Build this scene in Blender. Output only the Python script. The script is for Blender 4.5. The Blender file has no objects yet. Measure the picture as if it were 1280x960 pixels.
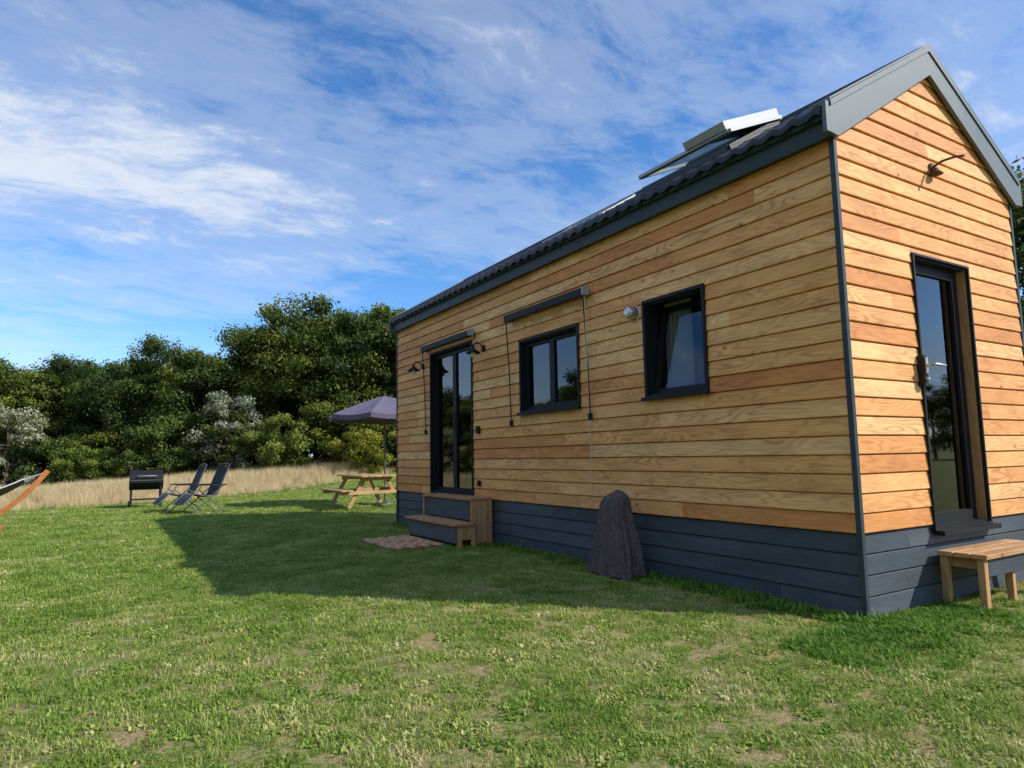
import bpy, math, random
import numpy as np
from mathutils import Vector, Matrix
random.seed(7); rng=np.random.default_rng(7)
scene=bpy.context.scene
COL=scene.collection
W=4.66; G=2.86; YF=11.73; XR=7.54; ZE=3.56; SK=0.60
RX=6.10; SL=0.60; ZR=4.74      # ridge

# ---------------------------------------------------------------- materials
def newmat(name):
    m=bpy.data.materials.new(name); m.use_nodes=True
    nt=m.node_tree; b=nt.nodes['Principled BSDF']; return m,nt,b
def N(nt,t,**k):
    n=nt.nodes.new(t)
    for a,v in k.items(): setattr(n,a,v)
    return n
def L(nt,a,b): nt.links.new(a,b)
def ramp(nt,src,stops,interp='LINEAR'):
    r=N(nt,'ShaderNodeValToRGB'); r.color_ramp.interpolation=interp
    e=r.color_ramp.elements
    while len(e)<len(stops): e.new(0.5)
    for i,(p,c) in enumerate(stops):
        e[i].position=p; e[i].color=(c[0],c[1],c[2],1) if hasattr(c,'__len__') else (c,c,c,1)
    L(nt,src,r.inputs[0]); return r.outputs[0]
def noise(nt,vec,scale,detail=4,rough=.55,dist=0):
    n=N(nt,'ShaderNodeTexNoise'); n.inputs['Scale'].default_value=scale
    n.inputs['Detail'].default_value=detail; n.inputs['Roughness'].default_value=rough
    n.inputs['Distortion'].default_value=dist
    if vec is not None: L(nt,vec,n.inputs['Vector'])
    return n.outputs[0]
def mapping(nt,vec,scale=(1,1,1),rot=(0,0,0),loc=(0,0,0)):
    m=N(nt,'ShaderNodeMapping'); L(nt,vec,m.inputs[0])
    m.inputs['Scale'].default_value=scale; m.inputs['Rotation'].default_value=rot; m.inputs['Location'].default_value=loc
    return m.outputs[0]
def math_(nt,op,a,b=None,c=None,clamp=False):
    n=N(nt,'ShaderNodeMath',operation=op); n.use_clamp=clamp
    for i,v in enumerate((a,b,c)):
        if v is None: continue
        if isinstance(v,(int,float)): n.inputs[i].default_value=v
        else: L(nt,v,n.inputs[i])
    return n.outputs[0]
def mix(nt,fac,a,b,blend='MIX'):
    n=N(nt,'ShaderNodeMix',data_type='RGBA',blend_type=blend)
    if isinstance(fac,(int,float)): n.inputs[0].default_value=fac
    else: L(nt,fac,n.inputs[0])
    for s,v in ((6,a),(7,b)):
        if hasattr(v,'__len__'): n.inputs[s].default_value=(v[0],v[1],v[2],1)
        else: L(nt,v,n.inputs[s])
    return n.outputs[2]
def bump(nt,b,h,strength=.3,dist=.01):
    n=N(nt,'ShaderNodeBump'); n.inputs['Strength'].default_value=strength; n.inputs['Distance'].default_value=dist
    L(nt,h,n.inputs['Height']); L(nt,n.outputs[0],b.inputs['Normal'])

def wood(name,stops,ringdark,grain=1.0,knots=True,rough=.6):
    m,nt,b=newmat(name)
    uv=N(nt,'ShaderNodeUVMap').outputs[0]
    at=N(nt,'ShaderNodeAttribute',attribute_name='bcol').outputs['Fac']
    base=ramp(nt,at,[(i/(len(stops)-1),c) for i,c in enumerate(stops)])
    n1=noise(nt,mapping(nt,uv,(.75,5.0,1)),1.0,2,.5)
    ring=math_(nt,'SINE',math_(nt,'MULTIPLY',n1,110))
    ring=ramp(nt,math_(nt,'MULTIPLY_ADD',ring,.5,.5),[(0,0),(.5,.12),(.9,.85),(1,1)])
    fine=noise(nt,mapping(nt,uv,(3,120,1)),1.0,3,.6)
    vary=noise(nt,mapping(nt,uv,(.8,2.2,1)),1.3,2,.5)
    blotch=noise(nt,mapping(nt,uv,(1.2,4,1)),1.6,3,.6)
    amt=ramp(nt,vary,[(.35,.16),(.65,.58)])
    c=mix(nt,math_(nt,'MULTIPLY',math_(nt,'MULTIPLY',ring,amt),grain),base,ringdark)
    c=mix(nt,math_(nt,'MULTIPLY',ramp(nt,fine,[(.42,0),(.7,1)]),.30*grain),c,ringdark)
    c=mix(nt,.45,c,mix(nt,1.0,c,ramp(nt,blotch,[(.3,(.62,.52,.43)),(.7,(1.3,1.25,1.2))]),'MULTIPLY'))
    if knots:
        v=N(nt,'ShaderNodeTexVoronoi'); v.inputs['Scale'].default_value=4.2
        L(nt,mapping(nt,uv,(.8,1.15,1)),v.inputs['Vector'])
        on=math_(nt,'GREATER_THAN',N2(nt,v.outputs['Color']),.45)
        halo=ramp(nt,v.outputs['Distance'],[(.05,1),(.17,0)])
        c=mix(nt,math_(nt,'MULTIPLY',math_(nt,'MULTIPLY',halo,on),.45),c,(.42,.14,.03))
        k=ramp(nt,v.outputs['Distance'],[(.03,1),(.075,0)])
        k=math_(nt,'MULTIPLY',k,on)
        c=mix(nt,math_(nt,'MULTIPLY',k,.85),c,(.14,.04,.013))
    L(nt,c,b.inputs['Base Color']); b.inputs['Roughness'].default_value=rough
    b.inputs['Specular IOR Level'].default_value=.25
    bump(nt,b,math_(nt,'ADD',ring,fine),.12,.004)
    return m
def N2(nt,col):
    s=N(nt,'ShaderNodeSeparateColor'); L(nt,col,s.inputs[0]); return s.outputs[0]
def plain(name,col,rough=.5,metal=0,var=.12,scale=8,spec=.4,bmp=0):
    m,nt,b=newmat(name)
    oc=N(nt,'ShaderNodeTexCoord').outputs['Object']
    n=noise(nt,oc,scale,5,.6)
    f=ramp(nt,n,[(.3,(1-var,)*3),(.7,(1+var,)*3)])
    L(nt,mix(nt,1,col,f,'MULTIPLY'),b.inputs['Base Color'])
    L(nt,ramp(nt,n,[(.2,max(rough-.1,0)),(.8,min(rough+.12,1))]),b.inputs['Roughness'])
    b.inputs['Metallic'].default_value=metal; b.inputs['Specular IOR Level'].default_value=spec
    if bmp: bump(nt,b,n,bmp,.01)
    return m
M={}
M['siding']=wood('larch_siding',[(.68,.29,.090),(.82,.42,.150),(.88,.48,.18),(.92,.59,.27)],(.44,.14,.032))
M['step']=wood('step_wood',[(.46,.27,.12),(.62,.38,.19)],(.25,.12,.05),.8)
M['skirt']=wood('painted_skirt',[(.060,.077,.096),(.10,.121,.146)],(.036,.048,.062),.5,False,.55)
M['fascia']=wood('painted_fascia',[(.038,.054,.064),(.048,.066,.076)],(.025,.034,.042),.4,False,.5)
M['arc']=wood('hammock_wood',[(.50,.18,.06),(.55,.22,.08)],(.30,.10,.03),.6,False,.35)
M['barge']=plain('grey_zinc',(.12,.145,.155),.5,.1,.10,3)
M['black']=plain('black_aluminium',(.012,.013,.015),.55,0,.15,20,.25)
M['tile']=plain('roof_tile_black',(.018,.020,.024),.5,.0,.3,4,.4)
M['inner']=plain('inner_lining',(.10,.08,.06),.7)
M['dark']=plain('backing_dark',(.03,.02,.015),.9)
M['steel']=plain('brushed_steel',(.55,.55,.54),.3,.9,.08,30)
M['alu']=plain('grey_aluminium',(.36,.38,.39),.5,.2,.1,6)
M['rust']=plain('rusty_steel',(.12,.06,.035),.7,.2,.4,30)
M['cover']=plain('cover_fabric',(.125,.100,.100),.9,0,.30,22,.12,.25)
M['parasol']=plain('parasol_fabric',(.15,.135,.19),.9,0,.15,10,.1)
M['sling']=plain('sling_fabric',(.04,.048,.055),.8,0,.2,30)
M['tube']=plain('grey_tube',(.12,.125,.135),.4,.3)
M['cord']=plain('cord',(.60,.58,.53),.8)
M['hcloth']=plain('hammock_cloth',(.10,.11,.16),.9,0,.4,25)
M['curtain']=plain('curtain_cloth',(.62,.60,.56),.9)
M['matA']=plain('mat_cream',(.62,.40,.22),.9,0,.3,30)
M['matB']=plain('mat_red',(.42,.18,.08),.9,0,.3,30)
M['bulb']=plain('bulb_glass',(.75,.74,.70),.15)
M['oldwood']=wood('picnic_wood',[(.48,.31,.15),(.60,.41,.21)],(.26,.15,.06),.8)
m,nt,b=newmat('window_glass'); nt.nodes.remove(b)
out=nt.nodes['Material Output']
lw=N(nt,'ShaderNodeLayerWeight'); lw.inputs[0].default_value=.5
fac=math_(nt,'MULTIPLY_ADD',math_(nt,'POWER',lw.outputs['Facing'],3.2),.65,.06,True)
tr=N(nt,'ShaderNodeBsdfTransparent'); tr.inputs[0].default_value=(.50,.54,.55,1)
gl=N(nt,'ShaderNodeBsdfGlossy'); gl.inputs['Roughness'].default_value=.015; gl.inputs[0].default_value=(.9,.95,1,1)
ms=N(nt,'ShaderNodeMixShader'); L(nt,fac,ms.inputs[0]); L(nt,tr.outputs[0],ms.inputs[1]); L(nt,gl.outputs[0],ms.inputs[2]); L(nt,ms.outputs[0],out.inputs[0])
M['glass']=m

def leafmat(name,c0,c1,c2,trans=.25):
    m,nt,b=newmat(name)
    at=N(nt,'ShaderNodeAttribute',attribute_name='bcol').outputs['Fac']
    oi=N(nt,'ShaderNodeObjectInfo').outputs['Random']
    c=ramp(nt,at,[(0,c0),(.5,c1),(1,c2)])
    v=ramp(nt,oi,[(0,(.62,.78,.72)),(.35,(1.0,1.0,.95)),(.7,(1.4,1.2,.8)),(1,(.80,.92,1.05))])
    c=mix(nt,1,c,v,'MULTIPLY')
    L(nt,c,b.inputs['Base Color']); b.inputs['Roughness'].default_value=.55; b.inputs['Specular IOR Level'].default_value=.25
    t=N(nt,'ShaderNodeBsdfTranslucent'); L(nt,c,t.inputs[0])
    ms=N(nt,'ShaderNodeMixShader'); ms.inputs[0].default_value=trans
    L(nt,b.outputs[0],ms.inputs[1]); L(nt,t.outputs[0],ms.inputs[2]); L(nt,ms.outputs[0],nt.nodes['Material Output'].inputs[0])
    return m
M['leaf']=leafmat('oak_leaves',(.026,.048,.010),(.072,.112,.020),(.175,.215,.042),.28)
M['leafy']=leafmat('yellow_green_leaves',(.08,.12,.02),(.20,.24,.035),(.30,.32,.06),.3)
M['leafw']=leafmat('silver_leaves',(.08,.11,.05),(.26,.29,.19),(.42,.44,.34))
M['bark']=plain('bark',(.10,.075,.05),.9,0,.4,6,.2,.6)
def grassmat(name,stops,soft=.35):
    m,nt,b=newmat(name)
    oi=N(nt,'ShaderNodeObjectInfo').outputs['Random']
    at=N(nt,'ShaderNodeAttribute',attribute_name='bcol').outputs['Fac']
    g=N(nt,'ShaderNodeNewGeometry').outputs['Position']
    big=noise(nt,g,1.3,6,.75)
    sy=N(nt,'ShaderNodeSeparateXYZ'); L(nt,g,sy.inputs[0])
    nearf=ramp(nt,math_(nt,'MULTIPLY_ADD',sy.outputs[1],.02,.2),[(.22,.16),(.30,.12),(.35,.04),(.55,.10)])
    nearf=math_(nt,'SUBTRACT',nearf,.06)
    f=math_(nt,'ADD',math_(nt,'MULTIPLY',oi,.36),math_(nt,'MULTIPLY',at,.42))
    f=math_(nt,'ADD',f,nearf)
    f=math_(nt,'ADD',f,math_(nt,'MULTIPLY_ADD',big,2.0,-.92),None,True)
    c=ramp(nt,f,stops)
    L(nt,c,b.inputs['Base Color']); b.inputs['Roughness'].default_value=.6; b.inputs['Specular IOR Level'].default_value=.25
    t=N(nt,'ShaderNodeBsdfTranslucent'); L(nt,c,t.inputs[0])
    ms=N(nt,'ShaderNodeMixShader'); ms.inputs[0].default_value=soft
    L(nt,b.outputs[0],ms.inputs[1]); L(nt,t.outputs[0],ms.inputs[2]); L(nt,ms.outputs[0],nt.nodes['Material Output'].inputs[0])
    return m
M['grass']=grassmat('lawn_blades',[(0,(.105,.205,.025)),(.42,(.235,.36,.050)),(.72,(.42,.47,.12)),(1,(.72,.62,.35))])
M['lush']=grassmat('lush_blades',[(0,(.07,.18,.020)),(1,(.20,.36,.045))])
M['straw']=grassmat('meadow_straw',[(0,(.36,.33,.13)),(.4,(.66,.53,.30)),(1,(.84,.69,.44))])

# ---------------------------------------------------------------- mesh builder
class MB:
    def __init__(s): s.v=[];s.f=[];s.m=[];s.uv=[];s.c=[];s.ml=[];s.sm=[]
    def mi(s,k):
        if k not in s.ml: s.ml.append(k)
        return s.ml.index(k)
    def poly(s,pts,mat,uvs=None,col=.5,smooth=False):
        i=len(s.v); s.v+= [tuple(p) for p in pts]; s.f.append(list(range(i,i+len(pts))))
        s.m.append(s.mi(mat)); s.c.append(col); s.sm.append(smooth)
        s.uv+= uvs if uvs else [(p[0]+p[2]*.3,p[1]+p[2]) for p in pts]
    def mesh(s,verts,faces,mat,col=.5,smooth=False):
        i=len(s.v); s.v+=[tuple(p) for p in verts]
        for f in faces:
            s.f.append([i+a for a in f]); s.m.append(s.mi(mat)); s.c.append(col); s.sm.append(smooth)
            s.uv+=[(verts[a][0]+verts[a][2]*.3,verts[a][1]+verts[a][2]) for a in f]
    def box(s,lo,hi,mat,col=None,T=None,rot=None):
        lo=list(lo);hi=list(hi)
        if col is None: col=random.random()
        d=[hi[i]-lo[i] for i in range(3)]; Lx=max(range(3),key=lambda i:d[i]); o=[i for i in range(3) if i!=Lx]
        ou,ov=random.random()*40,random.random()*40
        P=[(x,y,z) for x in (lo[0],hi[0]) for y in (lo[1],hi[1]) for z in (lo[2],hi[2])]
        F=[(0,1,3,2),(4,6,7,5),(0,4,5,1),(2,3,7,6),(0,2,6,4),(1,5,7,3)]
        i=len(s.v)
        cen=Vector([(lo[k]+hi[k])/2 for k in range(3)])
        Q=[]
        for p in P:
            q=Vector(p)
            if rot is not None: q=rot@(q-cen)+cen
            if T: q=T(*q)
            Q.append(tuple(q))
        s.v+=Q
        for f in F:
            s.f.append([i+a for a in f]); s.m.append(s.mi(mat)); s.c.append(col); s.sm.append(False)
            s.uv+=[(P[a][Lx]+ou,P[a][o[0]]+P[a][o[1]]+ov) for a in f]
    def beam(s,p0,p1,w,h,mat,up=(0,0,1),col=None):
        p0=Vector(p0);p1=Vector(p1); d=(p1-p0); l=d.length; d.normalize()
        u=Vector(up); r=d.cross(u); 
        if r.length<1e-4: r=d.cross(Vector((1,0,0)))
        r.normalize(); u=r.cross(d)
        def T(a,b,c): return p0+d*a+r*b+u*c
        s.box((0,-w/2,-h/2),(l,w/2,h/2),mat,col,T=T)
    def tube(s,pts,r,mat,n=8,cap=True,smooth=True,radii=None):
        pts=[Vector(p) for p in pts]; vs=[]
        prev=None
        for k,p in enumerate(pts):
            a=pts[max(k-1,0)]; b=pts[min(k+1,len(pts)-1)]; d=(b-a).normalized()
            if prev is None:
                prev=d.orthogonal().normalized()
            u=(prev-d*prev.dot(d)).normalized(); prev=u; w=d.cross(u)
            rr=radii[k] if radii else r
            for j in range(n):
                t=2*math.pi*j/n; vs.append(p+(u*math.cos(t)+w*math.sin(t))*rr)
        fs=[]
        for k in range(len(pts)-1):
            for j in range(n):
                fs.append((k*n+j,k*n+(j+1)%n,(k+1)*n+(j+1)%n,(k+1)*n+j))
        s.mesh(vs,fs,mat,smooth=smooth)
        if cap:
            s.mesh(vs[:n],[tuple(range(n))],mat); s.mesh(vs[-n:],[tuple(range(n))],mat)
    def lathe(s,c,prof,mat,n=20,axis='z',smooth=True):
        vs=[];fs=[]
        for r,h in prof:
            for j in range(n):
                t=2*math.pi*j/n; a,b=r*math.cos(t),r*math.sin(t)
                vs.append((c[0]+a,c[1]+b,c[2]+h) if axis=='z' else ((c[0]+h,c[1]+a,c[2]+b) if axis=='x' else (c[0]+a,c[1]+h,c[2]+b)))
        for k in range(len(prof)-1):
            for j in range(n): fs.append((k*n+j,k*n+(j+1)%n,(k+1)*n+(j+1)%n,(k+1)*n+j))
        s.mesh(vs,fs,mat,smooth=smooth)
    def build(s,name,parent=None,origin=None,bevel=0):
        me=bpy.data.meshes.new(name); v=np.array(s.v,dtype=float)
        if origin is None:
            lo=v.min(0);hi=v.max(0); origin=Vector(((lo[0]+hi[0])/2,(lo[1]+hi[1])/2,lo[2]))
        origin=Vector(origin); v=v-np.array(origin)
        me.from_pydata(v.tolist(),[],s.f)
        for k in s.ml: me.materials.append(M[k])
        me.polygons.foreach_set('material_index',s.m); me.polygons.foreach_set('use_smooth',s.sm)
        uvl=me.uv_layers.new(name='UVMap'); uvl.data.foreach_set('uv',np.array(s.uv,dtype=np.float32).ravel())
        at=me.attributes.new('bcol','FLOAT','FACE'); at.data.foreach_set('value',s.c)
        me.update()
        ob=bpy.data.objects.new(name,me); COL.objects.link(ob)
        if parent: ob.parent=parent; ob.location=origin-parent.location
        else: ob.location=origin
        if bevel:
            b=ob.modifiers.new('bevel','BEVEL'); b.width=bevel; b.segments=1; b.limit_method='ANGLE'
        return ob
def empty(name,loc):
    e=bpy.data.objects.new(name,None); e.location=loc; e.empty_display_size=.3; COL.objects.link(e); return e

# ---------------------------------------------------------------- HOUSE
house=empty('wooden_tiny_house',((W+XR)/2,(G+YF)/2,0))
TL=lambda a,d,z: Vector((W+d,a,z))
TR=lambda a,d,z: Vector((XR-d,a,z))
TG=lambda a,d,z: Vector((a,G+d,z))
TF=lambda a,d,z: Vector((a,YF-d,z))
def board(mb,T,a0,a1,z0,z1,mat,lim=None):
    P=[(.012,z0+.002),(-.010,z0+.002),(-.014,z0+.007),(-.003,z1-.013),(.006,z1-.002),(.012,z1-.002)]
    ou,ov=random.random()*60,random.random()*60; col=random.random()
    A=[];B=[]
    for d,z in P:
        lo,hi=a0,a1
        if lim:
            l,h=lim(z); lo=max(a0,l); hi=min(a1,h)
        if hi<=lo: hi=lo+.0001
        A.append((lo,d,z));B.append((hi,d,z))
    for k in range(5):
        q=[A[k],A[k+1],B[k+1],B[k]]
        mb.poly([T(*p) for p in q],mat,[(p[0]+ou,p[2]+p[1]*.5+ov) for p in q],col)
    for E in (A,B):
        mb.poly([T(*p) for p in E],mat,[(p[1]*4+ou,p[2]+ov) for p in E],col)
def siding(mb,T,a0,a1,zs,mat,holes=(),lim=None,seglen=(2.2,4.2)):
    for z0,z1 in zip(zs[:-1],zs[1:]):
        cuts=[a0]; 
        p=a0+random.uniform(.5,seglen[1])
        while p<a1-.5: cuts.append(p); p+=random.uniform(*seglen)
        cuts.append(a1)
        for c0,c1 in zip(cuts[:-1],cuts[1:]):
            iv=[(c0+(.001 if c0>a0 else 0),c1-(.001 if c1<a1 else 0))]
            for h in holes:
                if h[3]<=z0+.004 or h[2]>=z1-.004: continue
                nv=[]
                for s,e in iv:
                    if e<=h[0] or s>=h[1]: nv.append((s,e)); continue
                    if s<h[0]: nv.append((s,h[0]))
                    if e>h[1]: nv.append((h[1],e))
                    ss,ee=max(s,h[0]),min(e,h[1])
                    if h[2]>z0+.022: board(mb,T,ss,ee,z0,h[2],mat,lim)
                    if h[3]<z1-.022: board(mb,T,ss,ee,h[3],z1,mat,lim)
                iv=nv
            for s,e in iv:
                if e-s>.01:
                    if lim and lim((z0+z1)/2)[1]-lim((z0+z1)/2)[0]<.02: continue
                    if lim:
                        l,h=lim(z0)
                        if e<=l or s>=h: continue
                    board(mb,T,s,e,z0,z1,mat,lim)
def backing(mb,T,a0,a1,z0,z1,holes,d0=.012,d1=.11,mat='inner'):
    xs=sorted({a0,a1}|{h[0] for h in holes}|{h[1] for h in holes}); zs=sorted({z0,z1}|{h[2] for h in holes}|{h[3] for h in holes})
    for x0,x1 in zip(xs[:-1],xs[1:]):
        for y0,y1 in zip(zs[:-1],zs[1:]):
            cx,cy=(x0+x1)/2,(y0+y1)/2
            if any(h[0]<cx<h[1] and h[2]<cy<h[3] for h in holes): continue
            mb.box((x0,d0,y0),(x1,d1,y1),mat,.5,T=T)
HD=(8.74,10.20,.64,2.92); HM=(6.12,7.36,1.77,2.69); HR=(4.21,4.98,1.77,2.72)
HG=(5.64,6.54,.57,2.80)
nrow=21; rows=[SK+i*(ZE+.02-SK)/nrow for i in range(nrow+1)]
srow=[.0+i*SK/4 for i in range(5)]
lim=lambda z:(RX-(ZR-.13-z)/SL,RX+(ZR-.13-z)/SL)
rowsg=list(rows)
while rowsg[-1]<ZR-.2: rowsg.append(rowsg[-1]+(rows[1]-rows[0]))
s=MB()
siding(s,TL,G+.02,YF-.02,rows,'siding',(HD,HM,HR))
siding(s,TR,G+.02,YF-.02,rows,'siding')
siding(s,TG,W+.02,XR-.02,rowsg,'siding',(HG,),lambda z:(max(W+.02,lim(z)[0]),min(XR-.02,lim(z)[1])))
siding(s,TF,W+.02,XR-.02,rowsg,'siding',(),lambda z:(max(W+.02,lim(z)[0]),min(XR-.02,lim(z)[1])))
s.build('siding_boards',house)
s=MB()
TLs=lambda a,d,z: Vector((W+.016+d,a,z)); TGs=lambda a,d,z: Vector((a,G+.016+d,z))
siding(s,TLs,G+.03,YF-.03,srow,'skirt',((HD[0],HD[1],HD[2],HD[3]),))
siding(s,lambda a,d,z:Vector((XR-.016-d,a,z)),G+.03,YF-.03,srow,'skirt')
siding(s,TGs,W+.03,XR-.03,srow,'skirt',(HG,))
siding(s,lambda a,d,z:Vector((a,YF-.016-d,z)),W+.03,XR-.03,srow,'skirt')
s.build('skirt_boards',house)
s=MB()
backing(s,TL,G+.03,YF-.03,0.02,ZE,(HD,HM,HR),.032)
backing(s,TR,G+.03,YF-.03,0.02,ZE,(),.032)
backing(s,TG,W+.12,XR-.12,0.02,ZE,(HG,),.032)
backing(s,TF,W+.12,XR-.12,0.02,ZE,(),.032)
for T in (TG,TF):
    tri=[(W+.1,ZE),(XR-.1,ZE),(RX,ZR-.16)]
    for d in (.032,.11): s.poly([T(a,d,z) for a,z in tri],'inner')
s.box((W+.12,G+.12,.50),(XR-.12,YF-.12,.56),'inner')
s.box((6.95,5.2,.56),(7.4,8.0,1.45),'step'); s.box((6.9,5.15,1.45),(7.41,8.05,1.49),'alu'); s.box((7.1,5.4,2.1),(7.41,7.6,2.7),'step')
s.build('inner_walls',house)
s=MB()
for cx,sx in ((W,-1),(XR,1)):
    for cy,sy in ((G,-1),(YF,1)):
        xx=sorted((cx+sx*.018,cx-sx*.024)); yy=sorted((cy+sy*.018,cy-sy*.024))
        s.box((xx[0],yy[0],.003),(xx[1],yy[1],ZE+.02),'fascia')
s.build('corner_trim',house,bevel=.003)
def roofz(x): return ZR-.03-abs(x-RX)*SL
s=MB()
y0,y1=G-.02,YF+.03
for sg in (-1,1):
    xe=RX+sg*1.56
    sec=[(RX,ZR-.06),(xe,ZR-.06-1.56*SL),(xe,ZR-.11-1.56*SL),(RX,ZR-.14)]
    A=[(x,y0,z) for x,z in sec];B=[(x,y1,z) for x,z in sec]
    s.mesh(A+B,[(0,1,2,3),(4,5,6,7),(0,1,5,4),(1,2,6,5),(2,3,7,6)],'fascia')
s.build('roof_deck',house)
s=MB()
ny=int((y1-y0)/.0233)
for sg in (-1,1):
    vs=[];us=[]
    nrt=5; run=1.60
    for r in range(nrt):
        for q in (0,.02,.5,.98,1.0):
            us.append(((r+q)/nrt*run, .024*q if q<1 else 0.0))
    for u,dz in us:
        for j in range(ny+1):
            y=y0+(y1-y0)*j/ny; ph=(y/.19)%1
            w=.028*(math.sin(ph*2*math.pi)*.5+.5)**1.5
            vs.append((RX+sg*u,y,ZR-.045-u*SL+w+dz))
    fs=[]
    for k in range(len(us)-1):
        for j in range(ny): a=k*(ny+1)+j; fs.append((a,a+1,a+ny+2,a+ny+1))
    s.mesh(vs,fs,'tile',smooth=False)
    base=(len(us)-1)*(ny+1)
    lip=[];
    for j in range(ny+1):
        p=vs[base+j]; lip.append(p); lip.append((p[0],p[1],p[2]-.028))
    s.mesh(lip,[(2*j,2*j+1,2*j+3,2*j+2) for j in range(ny)],'tile')
s.tube([(RX,y0,ZR-.03),(RX,y1,ZR-.03)],.06,'tile',10)
s.build('roof_tiles',house)
s=MB()
for sg,xw in ((-1,W),(1,XR)):
    xa,xb=sorted((xw+sg*.085,xw+sg*.055))
    s.box((xa,G-.028,ZE-.0),(xb,YF+.028,ZE+.215),'fascia')
    xa,xb=sorted((xw+sg*.055,xw-sg*.01))
    s.box((xa,G-.026,ZE+.015),(xb,YF+.026,ZE+.035),'fascia')
s.build('eave_fascia',house)
s=MB()
for yy0,yy1,ycap in ((G-.062,G-.030,G+.10),(YF+.030,YF+.062,YF-.10)):
    for sg in (-1,1):
        xe=RX+sg*1.545
        top=lambda x: ZR+.012-abs(x-RX)*SL
        dep=.265
        sec=[(RX,top(RX)),(xe,top(xe)),(xe,top(xe)-.25),(xe-sg*.09,top(xe)-.26),(RX,top(RX)-dep)]
        A=[(x,yy0,z) for x,z in sec];B=[(x,yy1,z) for x,z in sec]
        n=len(sec)
        s.mesh(A+B,[tuple(range(n)),tuple(range(n,2*n))]+[(k,(k+1)%n,(k+1)%n+n,k+n) for k in range(n)],'barge')
        ya,yb=sorted((yy0-.012 if yy0<6 else yy1+.012,ycap))
        sec=[(RX,top(RX)+.022),(xe+sg*.01,top(xe)+.016),(xe+sg*.01,top(xe)+.002),(RX,top(RX)+.004)]
        A=[(x,ya,z) for x,z in sec];B=[(x,yb,z) for x,z in sec]
        s.mesh(A+B,[(0,1,2,3),(4,5,6,7),(0,1,5,4),(1,2,6,5),(2,3,7,6),(3,0,4,7)],'barge')
        yf,yg=(yy0-.012,yy0-.001) if yy0<6 else (yy1+.001,yy1+.012)
        sec=[(RX,top(RX)+.003),(xe,top(xe)+.001),(xe,top(xe)-.045),(RX,top(RX)-.05)]
        A=[(x,yf,z) for x,z in sec];B=[(x,yg,z) for x,z in sec]
        s.mesh(A+B,[(0,1,2,3),(4,5,6,7),(2,3,7,6)],'barge')
        xa,xb=sorted((xe+sg*.050,xe+sg*.001)); ya,yb=(yy0,yy1)
        s.box((xa,ya,top(xe)-.25),(xb,yb,top(xe)-.012),'barge')
s.build('barge_boards',house)

def window(mb,T,h,mull=(),recess=.05,fr=.05,trim=.028,proud=.03,sill=True,split=None,tilt=False,revealmat='black'):
    a0,a1,z0,z1=h
    mb.box((a0-trim,-proud,z1-.004),(a1+trim,.0,z1+trim),'black',T=T)
    mb.box((a0-trim,-proud,z0-trim),(a1+trim,.0,z0+.004),'black',T=T)
    mb.box((a0-trim,-proud+.001,z0+.004),(a0+.006,.0,z1-.004),'black',T=T)
    mb.box((a1-.006,-proud+.001,z0+.004),(a1+trim,.0,z1-.004),'black',T=T)
    mb.box((a0+.001,.0,z0+.004),(a0+.02,recess+.1,z1-.004),revealmat,T=T)
    mb.box((a1-.02,.0,z0+.004),(a1-.001,recess+.1,z1-.004),revealmat,T=T)
    mb.box((a0+.02,.0,z1-.022),(a1-.02,recess+.1,z1-.003),'black',T=T)
    mb.box((a0+.02,.0,z0+.003),(a1-.02,recess+.1,z0+.022),'black',T=T)
    if sill: mb.box((a0-.05,-.065,z0-.045),(a1+.05,-.03,z0-.012),'black',T=T)
    b0,b1,c0,c1=a0+.02,a1-.02,z0+.022,z1-.022
    edges=[b0]+list(mull)+[b1]
    for e0,e1 in zip(edges[:-1],edges[1:]):
        parts=[((e0,recess,c0),(e0+fr,recess+.05,c1)),((e1-fr,recess,c0),(e1,recess+.05,c1)),
               ((e0+fr,recess,c1-fr),(e1-fr,recess+.05,c1)),((e0+fr,recess,c0),(e1-fr,recess+.05,c0+fr))]
        if tilt:
            ang=math.radians(9)
            def T2(a,d,z,T=T,c0=c0): 
                dd=d-recess; zz=z-c0
                return T(a,recess+dd*math.cos(ang)+zz*math.sin(ang)+.02,c0+zz*math.cos(ang)-dd*math.sin(ang))
        else: T2=T
        for lo,hi in parts: mb.box(lo,hi,'black',T=T2)
        mb.poly([T2(e0+fr-.01,recess+.025,c0+fr-.01),T2(e1-fr+.01,recess+.025,c0+fr-.01),T2(e1-fr+.01,recess+.025,c1-fr+.01),T2(e0+fr-.01,recess+.025,c1-fr+.01)],'glass')
s=MB(); window(s,TL,HM,mull=(6.74,)); s.build('double_window',house)
s=MB(); window(s,TL,HR,tilt=True,recess=.04); s.build('tilt_window',house)
s=MB(); window(s,TL,HD,mull=(9.47,),recess=.06,fr=.06,sill=False,trim=.02); 
s.box((9.20,-.0,.66),(9.22,.05,.68),'black',T=TL)
s.tube([TL(9.40,.03,1.6),TL(9.40,.03,1.9)],.012,'black'); s.build('patio_door',house)
s=MB(); window(s,TG,HG,recess=.07,fr=.085,sill=False,trim=.014,revealmat='step')
s.box((HG[0]-.01,-.09,HG[2]-.05),(HG[1]+.03,-.001,HG[2]-.012),'black',T=TG)
s.build('entrance_door',house)
s=MB()
s.box((5.585,-.062,1.70),(5.635,-.012,1.95),'black',T=TG)
s.box((5.60,-.075,1.80),(5.628,-.062,1.93),'steel',T=TG)
s.tube([TG(5.615,-.07,1.87),TG(5.615,-.125,1.87),TG(5.63,-.135,1.87),TG(5.77,-.135,1.865)],.011,'steel')
s.tube([TG(5.61,-.06,1.76),TG(5.61,-.085,1.76)],.014,'steel',12)
s.build('door_handle',house)
s=MB()
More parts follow.
